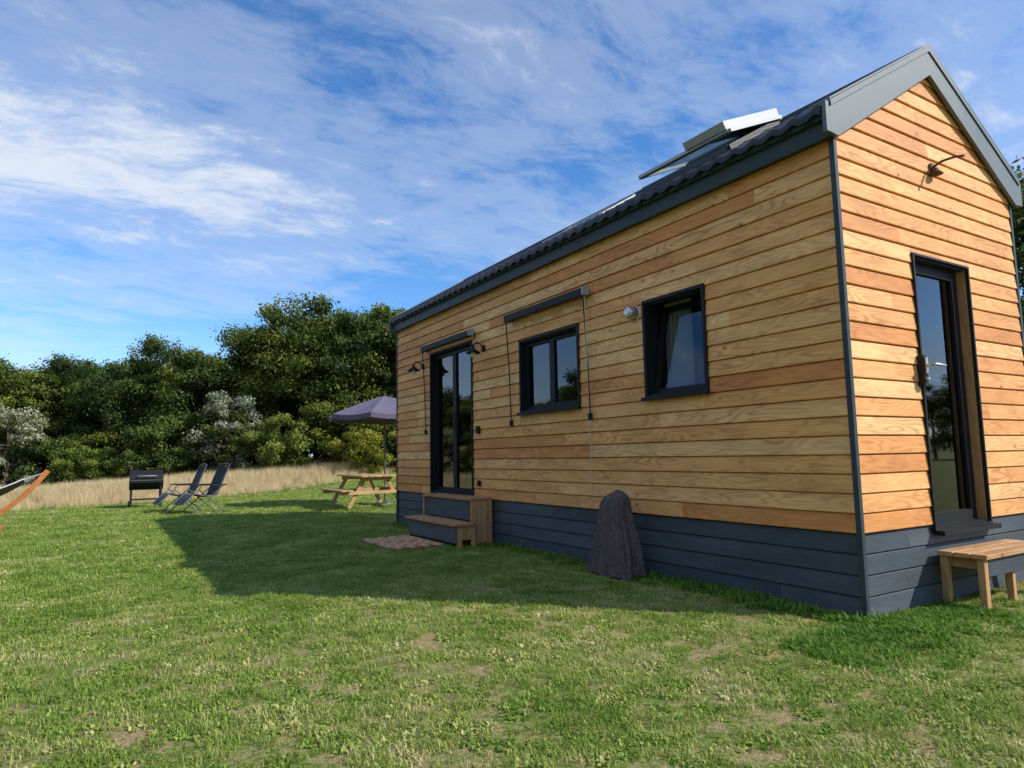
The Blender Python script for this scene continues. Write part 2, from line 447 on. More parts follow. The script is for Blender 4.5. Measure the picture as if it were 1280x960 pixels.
def curtain(T,a0,a1,d,z0,z1,n=40):
    vs=[]
    for k in range(n+1):
        a=a0+(a1-a0)*k/n; dd=d+.03*math.sin(k*.9)
        vs+= [T(a,dd,z0),T(a,dd,z1)]
    s.mesh(vs,[(2*k,2*k+1,2*k+3,2*k+2) for k in range(n)],'curtain',smooth=True)
curtain(TG,5.72,5.92,.20,.62,2.78); curtain(TL,8.78,8.95,.20,.62,2.95); curtain(TL,4.62,4.95,.27,1.65,2.75)
s.build('curtains',house)
def awning(name,a0,a1,z,cords):
    s=MB()
    s.box((a0,-.125,z-.045),(a1,-.070,z+.04),'black',T=TL)
    s.box((a0+.03,-.070,z-.012),(a1-.03,-.04,z+.012),'black',T=TL)
    for a in (a0+.04,a1-.04): s.box((a-.02,-.070,z-.04),(a+.02,-.001,z+.02),'black',T=TL)
    s.box((a0-.025,-.14,z-.045),(a0-.001,-.05,z+.05),'alu',T=TL)
    for a,zb in cords:
        s.tube([TL(a,-.09,z),TL(a,-.05,(z+zb)/2),TL(a,-.03,zb)],.008,'black',6)
        s.box((a-.02,-.05,zb-.03),(a+.02,-.013,zb+.04),'black',T=TL)
    s.build(name,house)
awning('window_awning',5.86,7.60,3.04,((7.60,1.63),(5.90,1.62)))
awning('door_awning',8.62,10.38,3.03,((10.38,1.62),))
s=MB(); s.tube([TL(5.86,-.10,3.0),TL(5.90,-.05,2.2),TL(5.92,-.02,.82)],.004,'cord',6); s.build('pull_cord',house)
s=MB()
s.box((8.50,-.05,1.53),(8.58,-.013,1.64),'black',T=TL); s.box((8.49,-.05,.78),(8.56,-.013,.86),'black',T=TL); s.build('outdoor_sockets',house,bevel=.006)
s=MB()
c=TL(5.14,-.0,2.65)
s.lathe((c[0],c[1],c[2]),[(.0,-.11),(.05,-.115),(.062,-.10),(.065,-.0)],'steel',20,'x')
s.lathe((c[0],c[1],c[2]),[(.075,-.02),(.085,-.018),(.085,-.0)],'steel',20,'x'); s.build('vent_outlet',house)
def onroof(x,y,h):
    return Vector((x,y,roofz(x)+h))
s=MB()
def rw(ya,yb,xa,xb,h0,lift,panel=None):
    for (p,q) in (((xa,ya),(xb,ya)),((xa,yb),(xb,yb)),((xa,ya),(xa,yb)),((xb,ya),(xb,yb))):
        s.beam(onroof(p[0],p[1],h0*.5),onroof(q[0],q[1],h0*.5),.05,h0,'fascia')
    s.poly([onroof(xa,ya,.03),onroof(xb,ya,.03),onroof(xb,yb,.03),onroof(xa,yb,.03)],'dark')
    A=onroof(xa-.02,ya-.03,h0+lift);B=onroof(xa-.02,yb+.03,h0+lift);C=onroof(xb,yb+.03,h0+.01);D=onroof(xb,ya-.03,h0+.01)
    for p,q in ((A,B),(B,C),(C,D),(D,A)): s.beam(p,q,.05,.035,'alu',col=.5)
    s.poly([A,B,C,D],'glass')
    if panel:
        f=lambda u,v,h: A+(B-A)*u+(D-A)*v+Vector((-.5,0,.86))*h
        u0,u1=0.0,panel
        P=[f(u0,-.04,.02),f(u1,-.04,.02),f(u1,1.0,.02),f(u0,1.0,.02),f(u0,-.04,.10),f(u1,-.04,.10),f(u1,1.0,.10),f(u0,1.0,.10)]
        s.mesh(P,[(0,1,2,3),(4,5,6,7),(0,1,5,4),(1,2,6,5),(2,3,7,6),(3,0,4,7)],'alu')
rw(4.08,5.25,4.96,5.72,.08,.14,.42)
rw(6.35,7.6,5.25,5.80,.02,.0)
s.build('roof_windows',house)

def sconce(a,z):
    s=MB()
    s.lathe(TL(a,-.013,z+.02),[(.0,-.02),(.045,-.02),(.05,0)],'black',16,'x')
    pts=[TL(a,-.02,z+.02),TL(a,-.07,z+.08),TL(a,-.13,z+.10),TL(a,-.18,z+.07),TL(a,-.19,z+.02)]
    s.tube(pts,.009,'black',8)
    c=TL(a,-.19,z)
    s.lathe(c,[(.02,.04),(.03,.0),(.10,-.05),(.105,-.065),(.095,-.06),(.028,-.01)],'black',20)
    s.lathe(c,[(.0,-.13),(.026,-.12),(.038,-.085),(.028,-.04),(.015,-.01)],'bulb',14)
    s.build('wall_lamp')
sconce(10.52,2.74); sconce(8.36,2.74)
s=MB()
s.lathe(TG(6.08,-.012,3.64),[(0,-.02),(.04,-.018),(.045,0)],'rust',14,'y')
s.tube([TG(6.08,-.02,3.64),TG(6.085,-.10,3.67),TG(6.09,-.20,3.67),TG(6.10,-.27,3.655)],.011,'rust',8)
s.lathe(TG(6.08,-.05,3.60),[(.012,.03),(.03,0),(.055,-.03),(.05,-.03),(.0,-.005)],'rust',14)
s.build('wall_lamp')

# ---------------------------------------------------------------- steps, mat
s=MB()
def plank(a,b,mat='step'): s.box(a,b,mat)
for k in range(2): plank((4.30+k*.165,8.14,.60),(4.30+k*.165+.158,9.78,.635))
for k in range(2): plank((3.97+k*.165,8.00,.285),(3.97+k*.165+.158,9.70,.32))
plank((4.325,8.16,.325),(4.345,9.76,.598),'skirt'); plank((4.005,8.04,.06),(4.025,9.66,.283),'skirt')
for y in (8.03,9.66):
    plank((4.03,y,.0),(4.10,y+.035,.284)); plank((4.24,y,.0),(4.298,y+.035,.284)); plank((4.10,y+.002,.10),(4.24,y+.033,.283))
for y in (8.145,9.74):
    for k in range(4): plank((4.30+k*.083,y,.002),(4.30+k*.083+.079,y+.03,.598))
s.build('wooden_steps',bevel=.004)
s=MB()
for k in range(3): plank((5.58,2.47+k*.118,.375),(6.72,2.47+k*.118+.112,.41))
for x in (5.60,6.63):
    for y in (2.50,2.76): plank((x,y,.0),(x+.06,y+.05,.373))
    plank((x+.062,2.52,.29),(x+.08,2.79,.372))
plank((5.665,2.502,.24),(6.625,2.525,.373),'skirt')
plank((6.10,2.53,.0),(6.15,2.58,.373)); 
s.build('wooden_steps',bevel=.004)
s=MB()
nx,nyy=4,7
for i in range(nx):
    for j in range(nyy):
        x=3.22+i*.187; y=8.25+j*.187
        for q in range(4):
            s.box((x+q*.045,y,.028+random.random()*.004),(x+q*.045+.040,y+.180,.045+random.random()*.004),'matA' if (q+j)%3 else 'matB')
s.box((3.23,8.26,.004),(3.95,9.54,.028),'matB')
s.build('outdoor_mat')

# covered thing: tall narrow draped cloth cover with vertical pleats
s=MB(); n=180; H=.82
prng=random.Random(3)
pleat=[(prng.uniform(0,6.283),prng.uniform(.10,.22),prng.uniform(.4,1.0),prng.uniform(-.25,.25)) for _ in range(17)]
vs=[]; ringz=[0,.015,.04,.08,.13,.2,.28,.36,.44,.52,.60,.67,.72,.755,.78,.797,.81,.818,.82]
for ri,z in enumerate(ringz):
    t=z/H
    wy=.262-.115*t+.035*max(0,.3-t)/.3+.02*math.sin(6.5*t); wx=.165-.045*t
    if t>.86:
        q=math.sqrt(max(0,1-((t-.86)/.14)**2)); wy*=.12+.88*q; wx*=.12+.88*q
    for j in range(n):
        a=2*math.pi*j/n
        d=0
        for pa,pw,pm,tw in pleat:
            da=(a-pa-tw*t+math.pi)%(2*math.pi)-math.pi
            d+=pm*math.exp(-(da/pw)**2)
        amp=(.040*(1-t)**.8+.010)*(1 if t<.86 else max(.15,1-(t-.86)/.14))
        ca,sa=math.cos(a),math.sin(a)
        off=amp*(d-.75)
        px=4.37+(wx+off)*abs(ca)**.8*math.copysign(1,ca)
        py=5.27+(wy+off)*abs(sa)**.8*math.copysign(1,sa)-.055*t+.012*math.sin(9*t+1)
        pz=z+.004+(.035*(.5+.5*math.sin(a*5+1)) if ri==0 else 0)-.05*max(0,t-.6)*math.sin(a)*1.2+.004*math.sin(a*9+z*30)
        vs.append((px,py,max(pz,.003)))
fs=[(k*n+j,k*n+(j+1)%n,(k+1)*n+(j+1)%n,(k+1)*n+j) for k in range(len(ringz)-1) for j in range(n)]
fs.append(tuple((len(ringz)-1)*n+j for j in range(n)))
s.mesh(vs,fs,'cover',smooth=True)
s.build('fabric_equipment_cover')
# ---------------------------------------------------------------- picnic table
s=MB(); x0=5.15;x1=6.02;ya=15.2;yb=17.1; xc=(x0+x1)/2
for k in range(5): s.box((x0+k*.176,ya,.765),(x0+k*.176+.166,yb,.805),'oldwood')
for xs in (4.68,6.22):
    for k in range(2): s.box((xs+k*.145,ya,.44),(xs+k*.145+.135,yb,.48),'oldwood')
for y in (ya+.25,yb-.25):
    s.box((4.70,y-.07,.36),(6.47,y-.03,.44),'oldwood'); s.box((x0+.03,y-.07,.68),(x1-.03,y-.03,.763),'oldwood')
    s.beam((4.93,y,.045),(5.33,y,.76),.04,.09,'oldwood',up=(1,0,0)) ; s.beam((6.24,y,.045),(5.84,y,.76),.04,.09,'oldwood',up=(1,0,0))
s.beam((xc,ya+.27,.42),(xc,ya+.75,.75),.04,.08,'oldwood'); s.beam((xc,yb-.27,.42),(xc,yb-.75,.75),.04,.08,'oldwood')
s.build('picnic_table',bevel=.005)
s=MB(); c=Vector((6.36,16.9,0)); R=1.52; n=8; top=2.86; rim=2.33
for k in range(n):
    a0=2*math.pi*k/n+.2; a1=2*math.pi*(k+1)/n+.2
    seg=6; rows_=[]
    for i in range(seg+1):
        t=i/seg; r=R*t; row=[]
        for j in range(7):
            u=j/6
            sag=.05*t*math.sin(math.pi*u)
            px=(1-u)*math.cos(a0)+u*math.cos(a1); py=(1-u)*math.sin(a0)+u*math.sin(a1)
            row.append((c.x+r*px,c.y+r*py,top-(top-rim)*t**1.15-sag))
        rows_.append(row)
    vs=[p for r in rows_ for p in r]
    s.mesh(vs,[(i*7+j,i*7+j+1,(i+1)*7+j+1,(i+1)*7+j) for i in range(seg) for j in range(6)],'parasol',smooth=True)
    e=rows_[-1]; vs=e+[(p[0],p[1],p[2]-.12) for p in e]
    s.mesh(vs,[(j,j+1,j+8,j+7) for j in range(6)],'parasol')
    s.tube([(c.x,c.y,top-.45),(c.x+R*.55*math.cos(a0),c.y+R*.55*math.sin(a0),top-.31)],.008,'tube',5)
s.tube([(c.x,c.y,0),(c.x,c.y,top+.06)],.024,'tube',10)
s.lathe((c.x,c.y,0),[(0,.08),(.05,.1),(.08,.07),(.25,.05),(.26,0)],'tube',20)
s.build('parasol')
# ---------------------------------------------------------------- grill (barrel with lid)
s=MB(); g=Vector((1.02,20.8,0)); nb=20
def barrel(a0,a1,r,zc,x0_,x1_):
    A=[];B=[]
    for k in range(nb+1):
        a=a0+(a1-a0)*k/nb; A.append((x0_,g.y+r*math.cos(a),zc+r*math.sin(a)*.95)); B.append((x1_,g.y+r*math.cos(a),zc+r*math.sin(a)*.95))
    s.mesh(A+B,[(k,k+1,k+nb+2,k+nb+1) for k in range(nb)]+[tuple(range(nb+1)),tuple(range(nb+1,2*nb+2))],'black',smooth=False)
barrel(math.pi,2*math.pi,.27,.72,g.x-.40,g.x+.40)
barrel(0,math.pi,.265,.735,g.x-.395,g.x+.395)
s.box(g+Vector((-.405,-.28,.712)),g+Vector((.405,.28,.733)),'tube')
s.tube([g+Vector((-.22,-.25,.82)),g+Vector((-.22,-.32,.84)),g+Vector((.22,-.32,.84)),g+Vector((.22,-.25,.82))],.012,'alu',6)
for sx in (-.35,.35):
    for sy in (-.2,.2): s.beam(g+Vector((sx,sy*1.15,0)),g+Vector((sx,sy,.60)),.04,.04,'black')
s.box(g+Vector((-.37,-.2,.20)),g+Vector((.37,.2,.225)),'black')
s.box(g+Vector((-.36,-.44,.66)),g+Vector((.36,-.282,.68)),'black')
for sy in (-.23,.23): s.lathe(g+Vector((-.39,sy,.08)),[(0,-.02),(.08,-.02),(.08,.02),(0,.02)],'black',14,'x')
s.tube([g+Vector((.18,.06,.95)),g+Vector((.18,.06,1.06))],.03,'black',10)
s.build('charcoal_grill')
def chair(cx,cy,ang):
    s=MB(); ca,sa=math.cos(ang),math.sin(ang)
    P=lambda f,w,z: Vector((cx+f*ca-w*sa,cy+f*sa+w*ca,z))
    for w in (-.28,.28):
        s.tube([P(-.50,w,1.12),P(-.22,w,.42),P(.02,w,.40),P(.30,w,.47),P(.55,w,.22)],.014,'tube',6)
        s.tube([P(.20,w*1.05,.55),P(-.42,w*1.05,.02)],.014,'tube',6)
        s.tube([P(-.36,w*1.08,.64),P(.34,w*1.08,.02)],.014,'tube',6)
        s.beam(P(-.40,w*1.1,.65),P(.16,w*1.1,.66),.05,.03,'black')
        s.tube([P(.16,w*1.1,.65),P(.26,w,.46)],.01,'tube',6)
    for f in (-.42,.34): s.tube([P(f,-.31,.02),P(f,.31,.02)],.014,'tube',6)
    s.tube([P(-.50,-.28,1.12),P(-.51,0,1.15),P(-.50,.28,1.12)],.012,'tube',6)
    def sling(pts):
        vs=[];n=7
        for f,z in pts:
            for j in range(n): u=-1+2*j/(n-1); vs.append(P(f,u*.26,z-.02*(1-u*u)))
        s.mesh(vs,[(i*n+j,i*n+j+1,(i+1)*n+j+1,(i+1)*n+j) for i in range(len(pts)-1) for j in range(n-1)],'sling',smooth=True)
    sling([(-.49,1.10),(-.40,.88),(-.30,.64),(-.21,.43),(-.1,.40),(.02,.39),(.16,.42),(.30,.465),(.42,.35),(.54,.23)])
    s.beam(P(-.47,-.20,1.03),P(-.47,.20,1.03),.08,.16,'sling')
    s.build('folding_reclining_chair')
chair(1.62,18.0,math.radians(188)); chair(2.02,17.3,math.radians(196))
# ---------------------------------------------------------------- hammock
s=MB(); hy=15.5; hx=-2.45; pts=[]
for k in range(25):
    t=-1+2*k/24; x=hx+1.56*t; z=.06+1.02*abs(t)**2.3
    pts.append((x,z))
for (xa,za),(xb,zb) in zip(pts[:-1],pts[1:]):
    s.beam((xa,hy,za),(xb,hy,zb),.07,.09,'arc',up=(0,0,1),col=.5)
for x in (hx-.85,hx+.85): s.box((x-.04,hy-.55,.004),(x+.04,hy+.55,.07),'arc')
e0=Vector((hx-1.5,hy,1.04));e1=Vector((hx+1.5,hy,1.04))
nn=20;mm=10;vs=[]
for i in range(nn+1):
    t=-1+2*i/nn
    for j in range(mm+1):
        u=-1+2*j/mm; vs.append((hx+1.22*t,hy+u*(.45-.12*t**4),.60+.34*t*t-.20*(1-u*u)*(1-.6*t*t)))
s.mesh(vs,[(i*(mm+1)+j,i*(mm+1)+j+1,(i+1)*(mm+1)+j+1,(i+1)*(mm+1)+j) for i in range(nn) for j in range(mm)],'hcloth',smooth=True)
for jj in (0,mm): s.tube([vs[i*(mm+1)+jj] for i in range(nn+1)],.014,'cord',5)
for t,e in ((-1,e0),(1,e1)):
    for j in range(mm+1):
        s.tube([vs[(0 if t<0 else nn)*(mm+1)+j],e],.005,'cord',4)
s.build('hammock_with_stand')

# ---------------------------------------------------------------- terrain
def sst(a,b,x): 
    t=np.clip((x-a)/(b-a),0,1); return t*t*(3-2*t)
def terr(x,y):
    x=np.asarray(x,float);y=np.asarray(y,float)
    return sst(19,42,y)*np.clip(.085*x-.30,-.9,1.6)
gx=np.sort(np.concatenate([np.linspace(-25,30,111),-25-np.geomspace(1,900,24),30+np.geomspace(1,900,24)]))
gy=np.sort(np.concatenate([np.linspace(-6,50,113),-6-np.geomspace(1,900,24),50+np.geomspace(1,900,24)]))
XX,YY=np.meshgrid(gx,gy,indexing='ij'); ZZ=terr(XX,YY)
me=bpy.data.meshes.new('grass_ground')
nv=np.stack([XX,YY,ZZ],-1).reshape(-1,3); ni,nj=XX.shape
fs=[(i*nj+j,(i+1)*nj+j,(i+1)*nj+j+1,i*nj+j+1) for i in range(ni-1) for j in range(nj-1)]
me.from_pydata(nv.tolist(),[],fs); 
me.polygons.foreach_set('use_smooth',[True]*len(fs))
ground=bpy.data.objects.new('grass_ground',me); COL.objects.link(ground)
m,nt,b=newmat('lawn_ground')
g=N(nt,'ShaderNodeNewGeometry').outputs['Position']
n_big=noise(nt,g,1.1,5,.7); n_mid=noise(nt,g,4.0,5,.7); n_f=noise(nt,g,30,5,.75); n_ff=noise(nt,g,110,4,.75)
green=ramp(nt,n_f,[(.30,(.07,.12,.018)),(.50,(.17,.25,.045)),(.66,(.30,.35,.09)),(.8,(.44,.41,.18))])
soil=ramp(nt,n_ff,[(.30,(.16,.085,.04)),(.48,(.40,.265,.14)),(.66,(.76,.62,.38))])
f=math_(nt,'ADD',math_(nt,'MULTIPLY',n_big,.35),math_(nt,'MULTIPLY',n_mid,.65))
f=ramp(nt,math_(nt,'ADD',f,math_(nt,'MULTIPLY_ADD',n_f,.8,-.40)),[(.44,.0),(.60,1)])
sp=N(nt,'ShaderNodeSeparateXYZ'); L(nt,g,sp.inputs[0])
far=ramp(nt,math_(nt,'MULTIPLY',sp.outputs[1],.02),[(.08,0),(.16,1)])
f=math_(nt,'MULTIPLY',f,math_(nt,'SUBTRACT',1,math_(nt,'MULTIPLY',far,.75)))
c=mix(nt,f,green,soil)
mead=ramp(nt,n_f,[(.3,(.34,.29,.14)),(.7,(.66,.54,.32))])
bx=math_(nt,'ADD',22.6,math_(nt,'MULTIPLY',math_(nt,'MAXIMUM',math_(nt,'SUBTRACT',sp.outputs[0],1.0),0),.85))
mm_=math_(nt,'MULTIPLY',math_(nt,'SUBTRACT',sp.outputs[1],bx),.6,None,True)
c=mix(nt,mm_,c,mead)
L(nt,c,b.inputs['Base Color']); b.inputs['Roughness'].default_value=.95; b.inputs['Specular IOR Level'].default_value=.1
bump(nt,b,math_(nt,'ADD',n_f,n_ff),.7,.03)
me.materials.append(m)

# ---------------------------------------------------------------- grass
def np_mesh(name,V,F,mats,cols,mi=None,smooth=False):
    me=bpy.data.meshes.new(name)
    nF,k=F.shape
    me.vertices.add(len(V)); me.vertices.foreach_set('co',V.astype(np.float32).ravel())
    me.loops.add(nF*k); me.loops.foreach_set('vertex_index',F.astype(np.int32).ravel())
    me.polygons.add(nF); me.polygons.foreach_set('loop_start',np.arange(0,nF*k,k,dtype=np.int32)); me.polygons.foreach_set('loop_total',np.full(nF,k,dtype=np.int32))
    for mm in mats: me.materials.append(M[mm])
    if mi is not None: me.polygons.foreach_set('material_index',mi.astype(np.int32))
    me.update(calc_edges=True)
    at=me.attributes.new('bcol','FLOAT','FACE'); at.data.foreach_set('value',cols.astype(np.float32))
    return me
lib=bpy.data.collections.new('grass_tuft_library')
lib2=bpy.data.collections.new('meadow_tuft_library')
def tuft(name,coll,mat,nb,rad,l0,l1,w,lean,broad=False,fold=.0):
    V=[];F=[];C=[]
    for i in range(nb):
        a=rng.uniform(0,6.283); r=rad*math.sqrt(rng.random()); bx,by=r*math.cos(a),r*math.sin(a)
        l=rng.uniform(l0,l1); d=rng.uniform(0,6.283); ln=rng.uniform(.15,1)*lean
        dx,dy=math.cos(d),math.sin(d); sx,sy=-dy,dx; ww=w*rng.uniform(.7,1.3)
        k=len(V); mx,mz=.45*l*math.sin(ln*.5),.5*l*math.cos(ln*.4); tx,tz=l*math.sin(ln),l*math.cos(ln)
        w1=ww*(1.7 if broad else .9)
        V+=[(bx-sx*ww*.5,by-sy*ww*.5,-.005),(bx+sx*ww*.5,by+sy*ww*.5,-.005),
            (bx+dx*mx+sx*w1*.5,by+dy*mx+sy*w1*.5,mz),(bx+dx*mx-sx*w1*.5,by+dy*mx-sy*w1*.5,mz),
            (bx+dx*tx+sx*ww*.12,by+dy*tx+sy*ww*.12,tz),(bx+dx*tx-sx*ww*.12,by+dy*tx-sy*ww*.12,tz)]
        F+=[(k,k+1,k+2,k+3),(k+3,k+2,k+4,k+5)]; c=rng.random(); C+=[c,c]
    me=np_mesh(name,np.array(V),np.array(F),[mat],np.array(C))
    o=bpy.data.objects.new(name,me); coll.objects.link(o); return o
for k in range(4): tuft('a_tuft_%d'%k,lib,'grass',46,.070,.012,.044,.0042,1.4)
for k in range(2): tuft('b_tuft_%d'%k,lib,'grass',40,.070,.010,.028,.0085,1.5,True)
for k in range(2): tuft('c_tuft_%d'%k,lib,'lush',40,.09,.03,.085,.007,1.2,True)
for k in range(3): tuft('m_tuft_%d'%k,lib2,'straw',60,.22,.32,.70,.008,.5)
def scatter(name,pts,rotz,scl,idx,coll,tilt=None):
    me=bpy.data.meshes.new(name); me.vertices.add(len(pts)); me.vertices.foreach_set('co',pts.astype(np.float32).ravel())
    at=me.attributes.new('rot','FLOAT_VECTOR','POINT'); r=np.zeros((len(pts),3),np.float32); r[:,2]=rotz; at.data.foreach_set('vector',r.ravel())
    at=me.attributes.new('scl','FLOAT','POINT'); at.data.foreach_set('value',scl.astype(np.float32))
    at=me.attributes.new('idx','INT','POINT'); at.data.foreach_set('value',idx.astype(np.int32))
    ob=bpy.data.objects.new(name,me); COL.objects.link(ob)
    ng=bpy.data.node_groups.new(name,'GeometryNodeTree')
    ng.interface.new_socket('Geometry',in_out='INPUT',socket_type='NodeSocketGeometry'); ng.interface.new_socket('Geometry',in_out='OUTPUT',socket_type='NodeSocketGeometry')
    gi=ng.nodes.new('NodeGroupInput');go=ng.nodes.new('NodeGroupOutput'); ip=ng.nodes.new('GeometryNodeInstanceOnPoints')
    ci=ng.nodes.new('GeometryNodeCollectionInfo'); ci.inputs[0].default_value=coll; ci.inputs[1].default_value=True; ci.inputs[2].default_value=True
    def na(t,n_):
        a=ng.nodes.new('GeometryNodeInputNamedAttribute'); a.data_type=t; a.inputs[0].default_value=n_; return a.outputs[0]
    ng.links.new(gi.outputs[0],ip.inputs['Points']); ng.links.new(ci.outputs[0],ip.inputs['Instance']); ip.inputs['Pick Instance'].default_value=True
    ng.links.new(na('INT','idx'),ip.inputs['Instance Index']); ng.links.new(na('FLOAT_VECTOR','rot'),ip.inputs['Rotation']); ng.links.new(na('FLOAT','scl'),ip.inputs['Scale'])
    ng.links.new(ip.outputs[0],go.inputs[0])
    md=ob.modifiers.new('scatter','NODES'); md.node_group=ng
    return ob
def vnoise(x,y,s,seed):
    r=np.random.default_rng(seed); g=r.random((128,128)); xs=x*s+1000;ys=y*s+1000
    i=np.floor(xs).astype(int);j=np.floor(ys).astype(int);fx=xs-i;fy=ys-j;fx=fx*fx*(3-2*fx);fy=fy*fy*(3-2*fy)
    G_=lambda a,b:g[a%128,b%128]
    return (G_(i,j)*(1-fx)+G_(i+1,j)*fx)*(1-fy)+(G_(i,j+1)*(1-fx)+G_(i+1,j+1)*fx)*fy
def inhouse(x,y,m=.0): return (x>W+.01-m)&(x<XR+m)&(y>G+.01-m)&(y<YF+m)
P=[];S=[];I=[]
def area(x0,x1,y0,y1,dens,sc,keep=None):
    n=int((x1-x0)*(y1-y0)*dens); x=rng.uniform(x0,x1,n); y=rng.uniform(y0,y1,n)
    v=.22*vnoise(x,y,1.3,1)+.38*vnoise(x,y,4.3,2)+.40*vnoise(x,y,10,3)
    k=(~inhouse(x,y))&(rng.random(n)<np.clip((v-.29)*4.2+np.clip((y-4.5)*.15,0,.40),.16,1))
    bx=22.6+np.maximum(x-1,0)*.85; k&=(y<bx+.5)
    if keep is not None: k&=keep(x,y)
    x,y=x[k],y[k]; P.append(np.stack([x,y,terr(x,y)],-1)); S.append(rng.uniform(.6,1.25,len(x))*sc); I.append(rng.integers(0,6,len(x)))
area(-3,8.6,.6,8,340,.9)
area(-8,4.7,8,14,130,1.15); area(-12,-3,2,8,80,1.2); area(8.6,14,-1,9,60,1.3)
area(-16,12,14,29,60,1.4)
n=560; y=rng.uniform(2.3,11.6,n); x=W-.03-np.abs(rng.normal(0,.13,n)); k=(y<4.6)|(rng.random(n)<.35); x,y=x[k],y[k]
P.append(np.stack([x,y,0*x],-1)); S.append(rng.uniform(.5,1.2,len(x))); I.append(rng.integers(6,8,len(x)))
n=520; x=rng.uniform(3.6,5.6,n); y=2.80-np.abs(rng.normal(0,.30,n)); P.append(np.stack([x,y,0*x],-1)); S.append(rng.uniform(.25,.8,n)); I.append(rng.integers(6,8,n))
P=np.concatenate(P);S=np.concatenate(S);I=np.concatenate(I)
scatter('lawn_grass',P,rng.uniform(0,6.28,len(P)),S,I,lib)
n=30000; x=rng.uniform(-34,34,n); y=rng.uniform(22,47,n); bx=22.3+np.maximum(x-1,0)*.82+.8*(vnoise(x,y,.5,5)-.5)
k=(y>bx); x,y=x[k],y[k]
edge=np.clip((y-(22.3+np.maximum(x-1,0)*.82))/3,.40,1)
scatter('meadow_grass',np.stack([x,y,terr(x,y)],-1),rng.uniform(0,6.28,len(x)),rng.uniform(.6,1.2,len(x))*edge,rng.integers(0,3,len(x)),lib2)

# ---------------------------------------------------------------- trees
def tree_mesh(name,seed,H,Wd,leaf,nclu=46,per=330,base=.12,lsz=.17,trunk=True):
    r=np.random.default_rng(seed); V=[];F=[];C=[];MI=[]
    def tube(p,q,r0,r1):
        k=len(V);n=6; p=np.array(p,float);q=np.array(q,float); d=q-p;d/=np.linalg.norm(d); u=np.cross(d,[.3,.2,.9]);u/=np.linalg.norm(u);w=np.cross(d,u)
        for c,rr in ((p,r0),(q,r1)):
            for j in range(n): t=6.283*j/n; V.append(c+(u*math.cos(t)+w*math.sin(t))*rr)
        for j in range(n): F.append((k+j,k+(j+1)%n,k+n+(j+1)%n,k+n+j)); C.append(.5); MI.append(0)
    cents=[]
    for i in range(nclu):
        z=base*H+(H*.93-base*H)*(r.random()**.8)
        t=(z/H-base)/(1-base); wr=Wd*.5*math.sqrt(max(.05,1-(2*max(t,.0)-.75)**2*.62)) if t>.37 else Wd*.5*(.72+.28*t/.37)
        a=r.uniform(0,6.283); rr=wr*math.sqrt(r.random())*.9
        cents.append((rr*math.cos(a),rr*math.sin(a),z,r.uniform(.07,.16)*Wd))
    if trunk:
        tube((0,0,-.2),(.1,.05,H*.35),.035*H*.6,.022*H*.6); tube((.1,.05,H*.35),(-.1,.1,H*.75),.022*H*.6,.008*H)
        for c in cents[:14]: 
            z0=H*r.uniform(.2,.6); tube((.05,.05,z0),(c[0],c[1],c[2]),.06,.02)
    V=[tuple(v) for v in V]
    V=np.array(V) if V else np.zeros((0,3)); F=np.array(F) if len(F) else np.zeros((0,4),int)
    cs=[];cl=[]
    for c in cents:
        n=int(per*r.uniform(.7,1.3)); d=r.normal(size=(n,3)); d/=np.linalg.norm(d,axis=1)[:,None]
        rad=c[3]*(r.random(n)**.3)*(1+.22*r.normal(size=n)).clip(.5,1.6)
        p=d*rad[:,None]*np.array([1,1,.72])+np.array(c[:3]); p[:,2]=np.maximum(p[:,2],.05)
        nn=d+.65*r.normal(size=(n,3)); nn[:,2]+=.35; nn/=np.linalg.norm(nn,axis=1)[:,None]
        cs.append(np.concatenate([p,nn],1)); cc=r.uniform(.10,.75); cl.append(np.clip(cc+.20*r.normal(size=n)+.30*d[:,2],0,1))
    A=np.concatenate(cs);cl=np.concatenate(cl); p=A[:,:3];nn=A[:,3:]
    t=np.cross(nn,r.normal(size=nn.shape)); t/=np.linalg.norm(t,axis=1)[:,None]; bt=np.cross(nn,t)
    sz=(lsz*r.uniform(.6,1.4,len(p)))[:,None]
    q=np.stack([p-t*sz*.6,p+bt*sz*.33,p+t*sz*.6,p-bt*sz*.33],1).reshape(-1,3)
    k=len(V)+np.arange(len(p))[:,None]*4+np.arange(4)[None]
    V=np.concatenate([V,q]);F=np.concatenate([F,k]); cols=np.concatenate([np.array(C),cl]); mi=np.concatenate([np.array(MI),np.ones(len(p))])
    return np_mesh(name,V,F,['bark',leaf],cols,mi)
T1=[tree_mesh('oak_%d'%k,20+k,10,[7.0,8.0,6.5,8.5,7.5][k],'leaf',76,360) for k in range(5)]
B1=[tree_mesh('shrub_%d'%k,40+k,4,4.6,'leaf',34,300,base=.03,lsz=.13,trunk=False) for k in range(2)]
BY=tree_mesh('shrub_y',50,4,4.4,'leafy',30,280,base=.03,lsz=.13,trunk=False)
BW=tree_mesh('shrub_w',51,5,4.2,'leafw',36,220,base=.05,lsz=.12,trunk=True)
treeline=empty('tree_line',(8,42,0))
def put(me,x,y,h,href,parent=treeline,name='tree',ws=1):
    o=bpy.data.objects.new(name,me); COL.objects.link(o); s_=h/href
    o.scale=(s_*ws,s_*ws,s_); o.rotation_euler=(0,0,rng.uniform(0,6.28))
    z=float(terr(x,y))
    if parent: o.parent=parent; o.location=Vector((x,y,z))-parent.location
    else: o.location=(x,y,z)
    return o
us=[-1400,0,60,150,230,290,315,345,430,545,700,900,1150,1600,2400]; ys=[430,444,438,428,420,418,402,374,366,362,362,360,370,380,400]
def posu(u,D): return D*(-.133+.001025*u), D*(1.259-.000624*u)
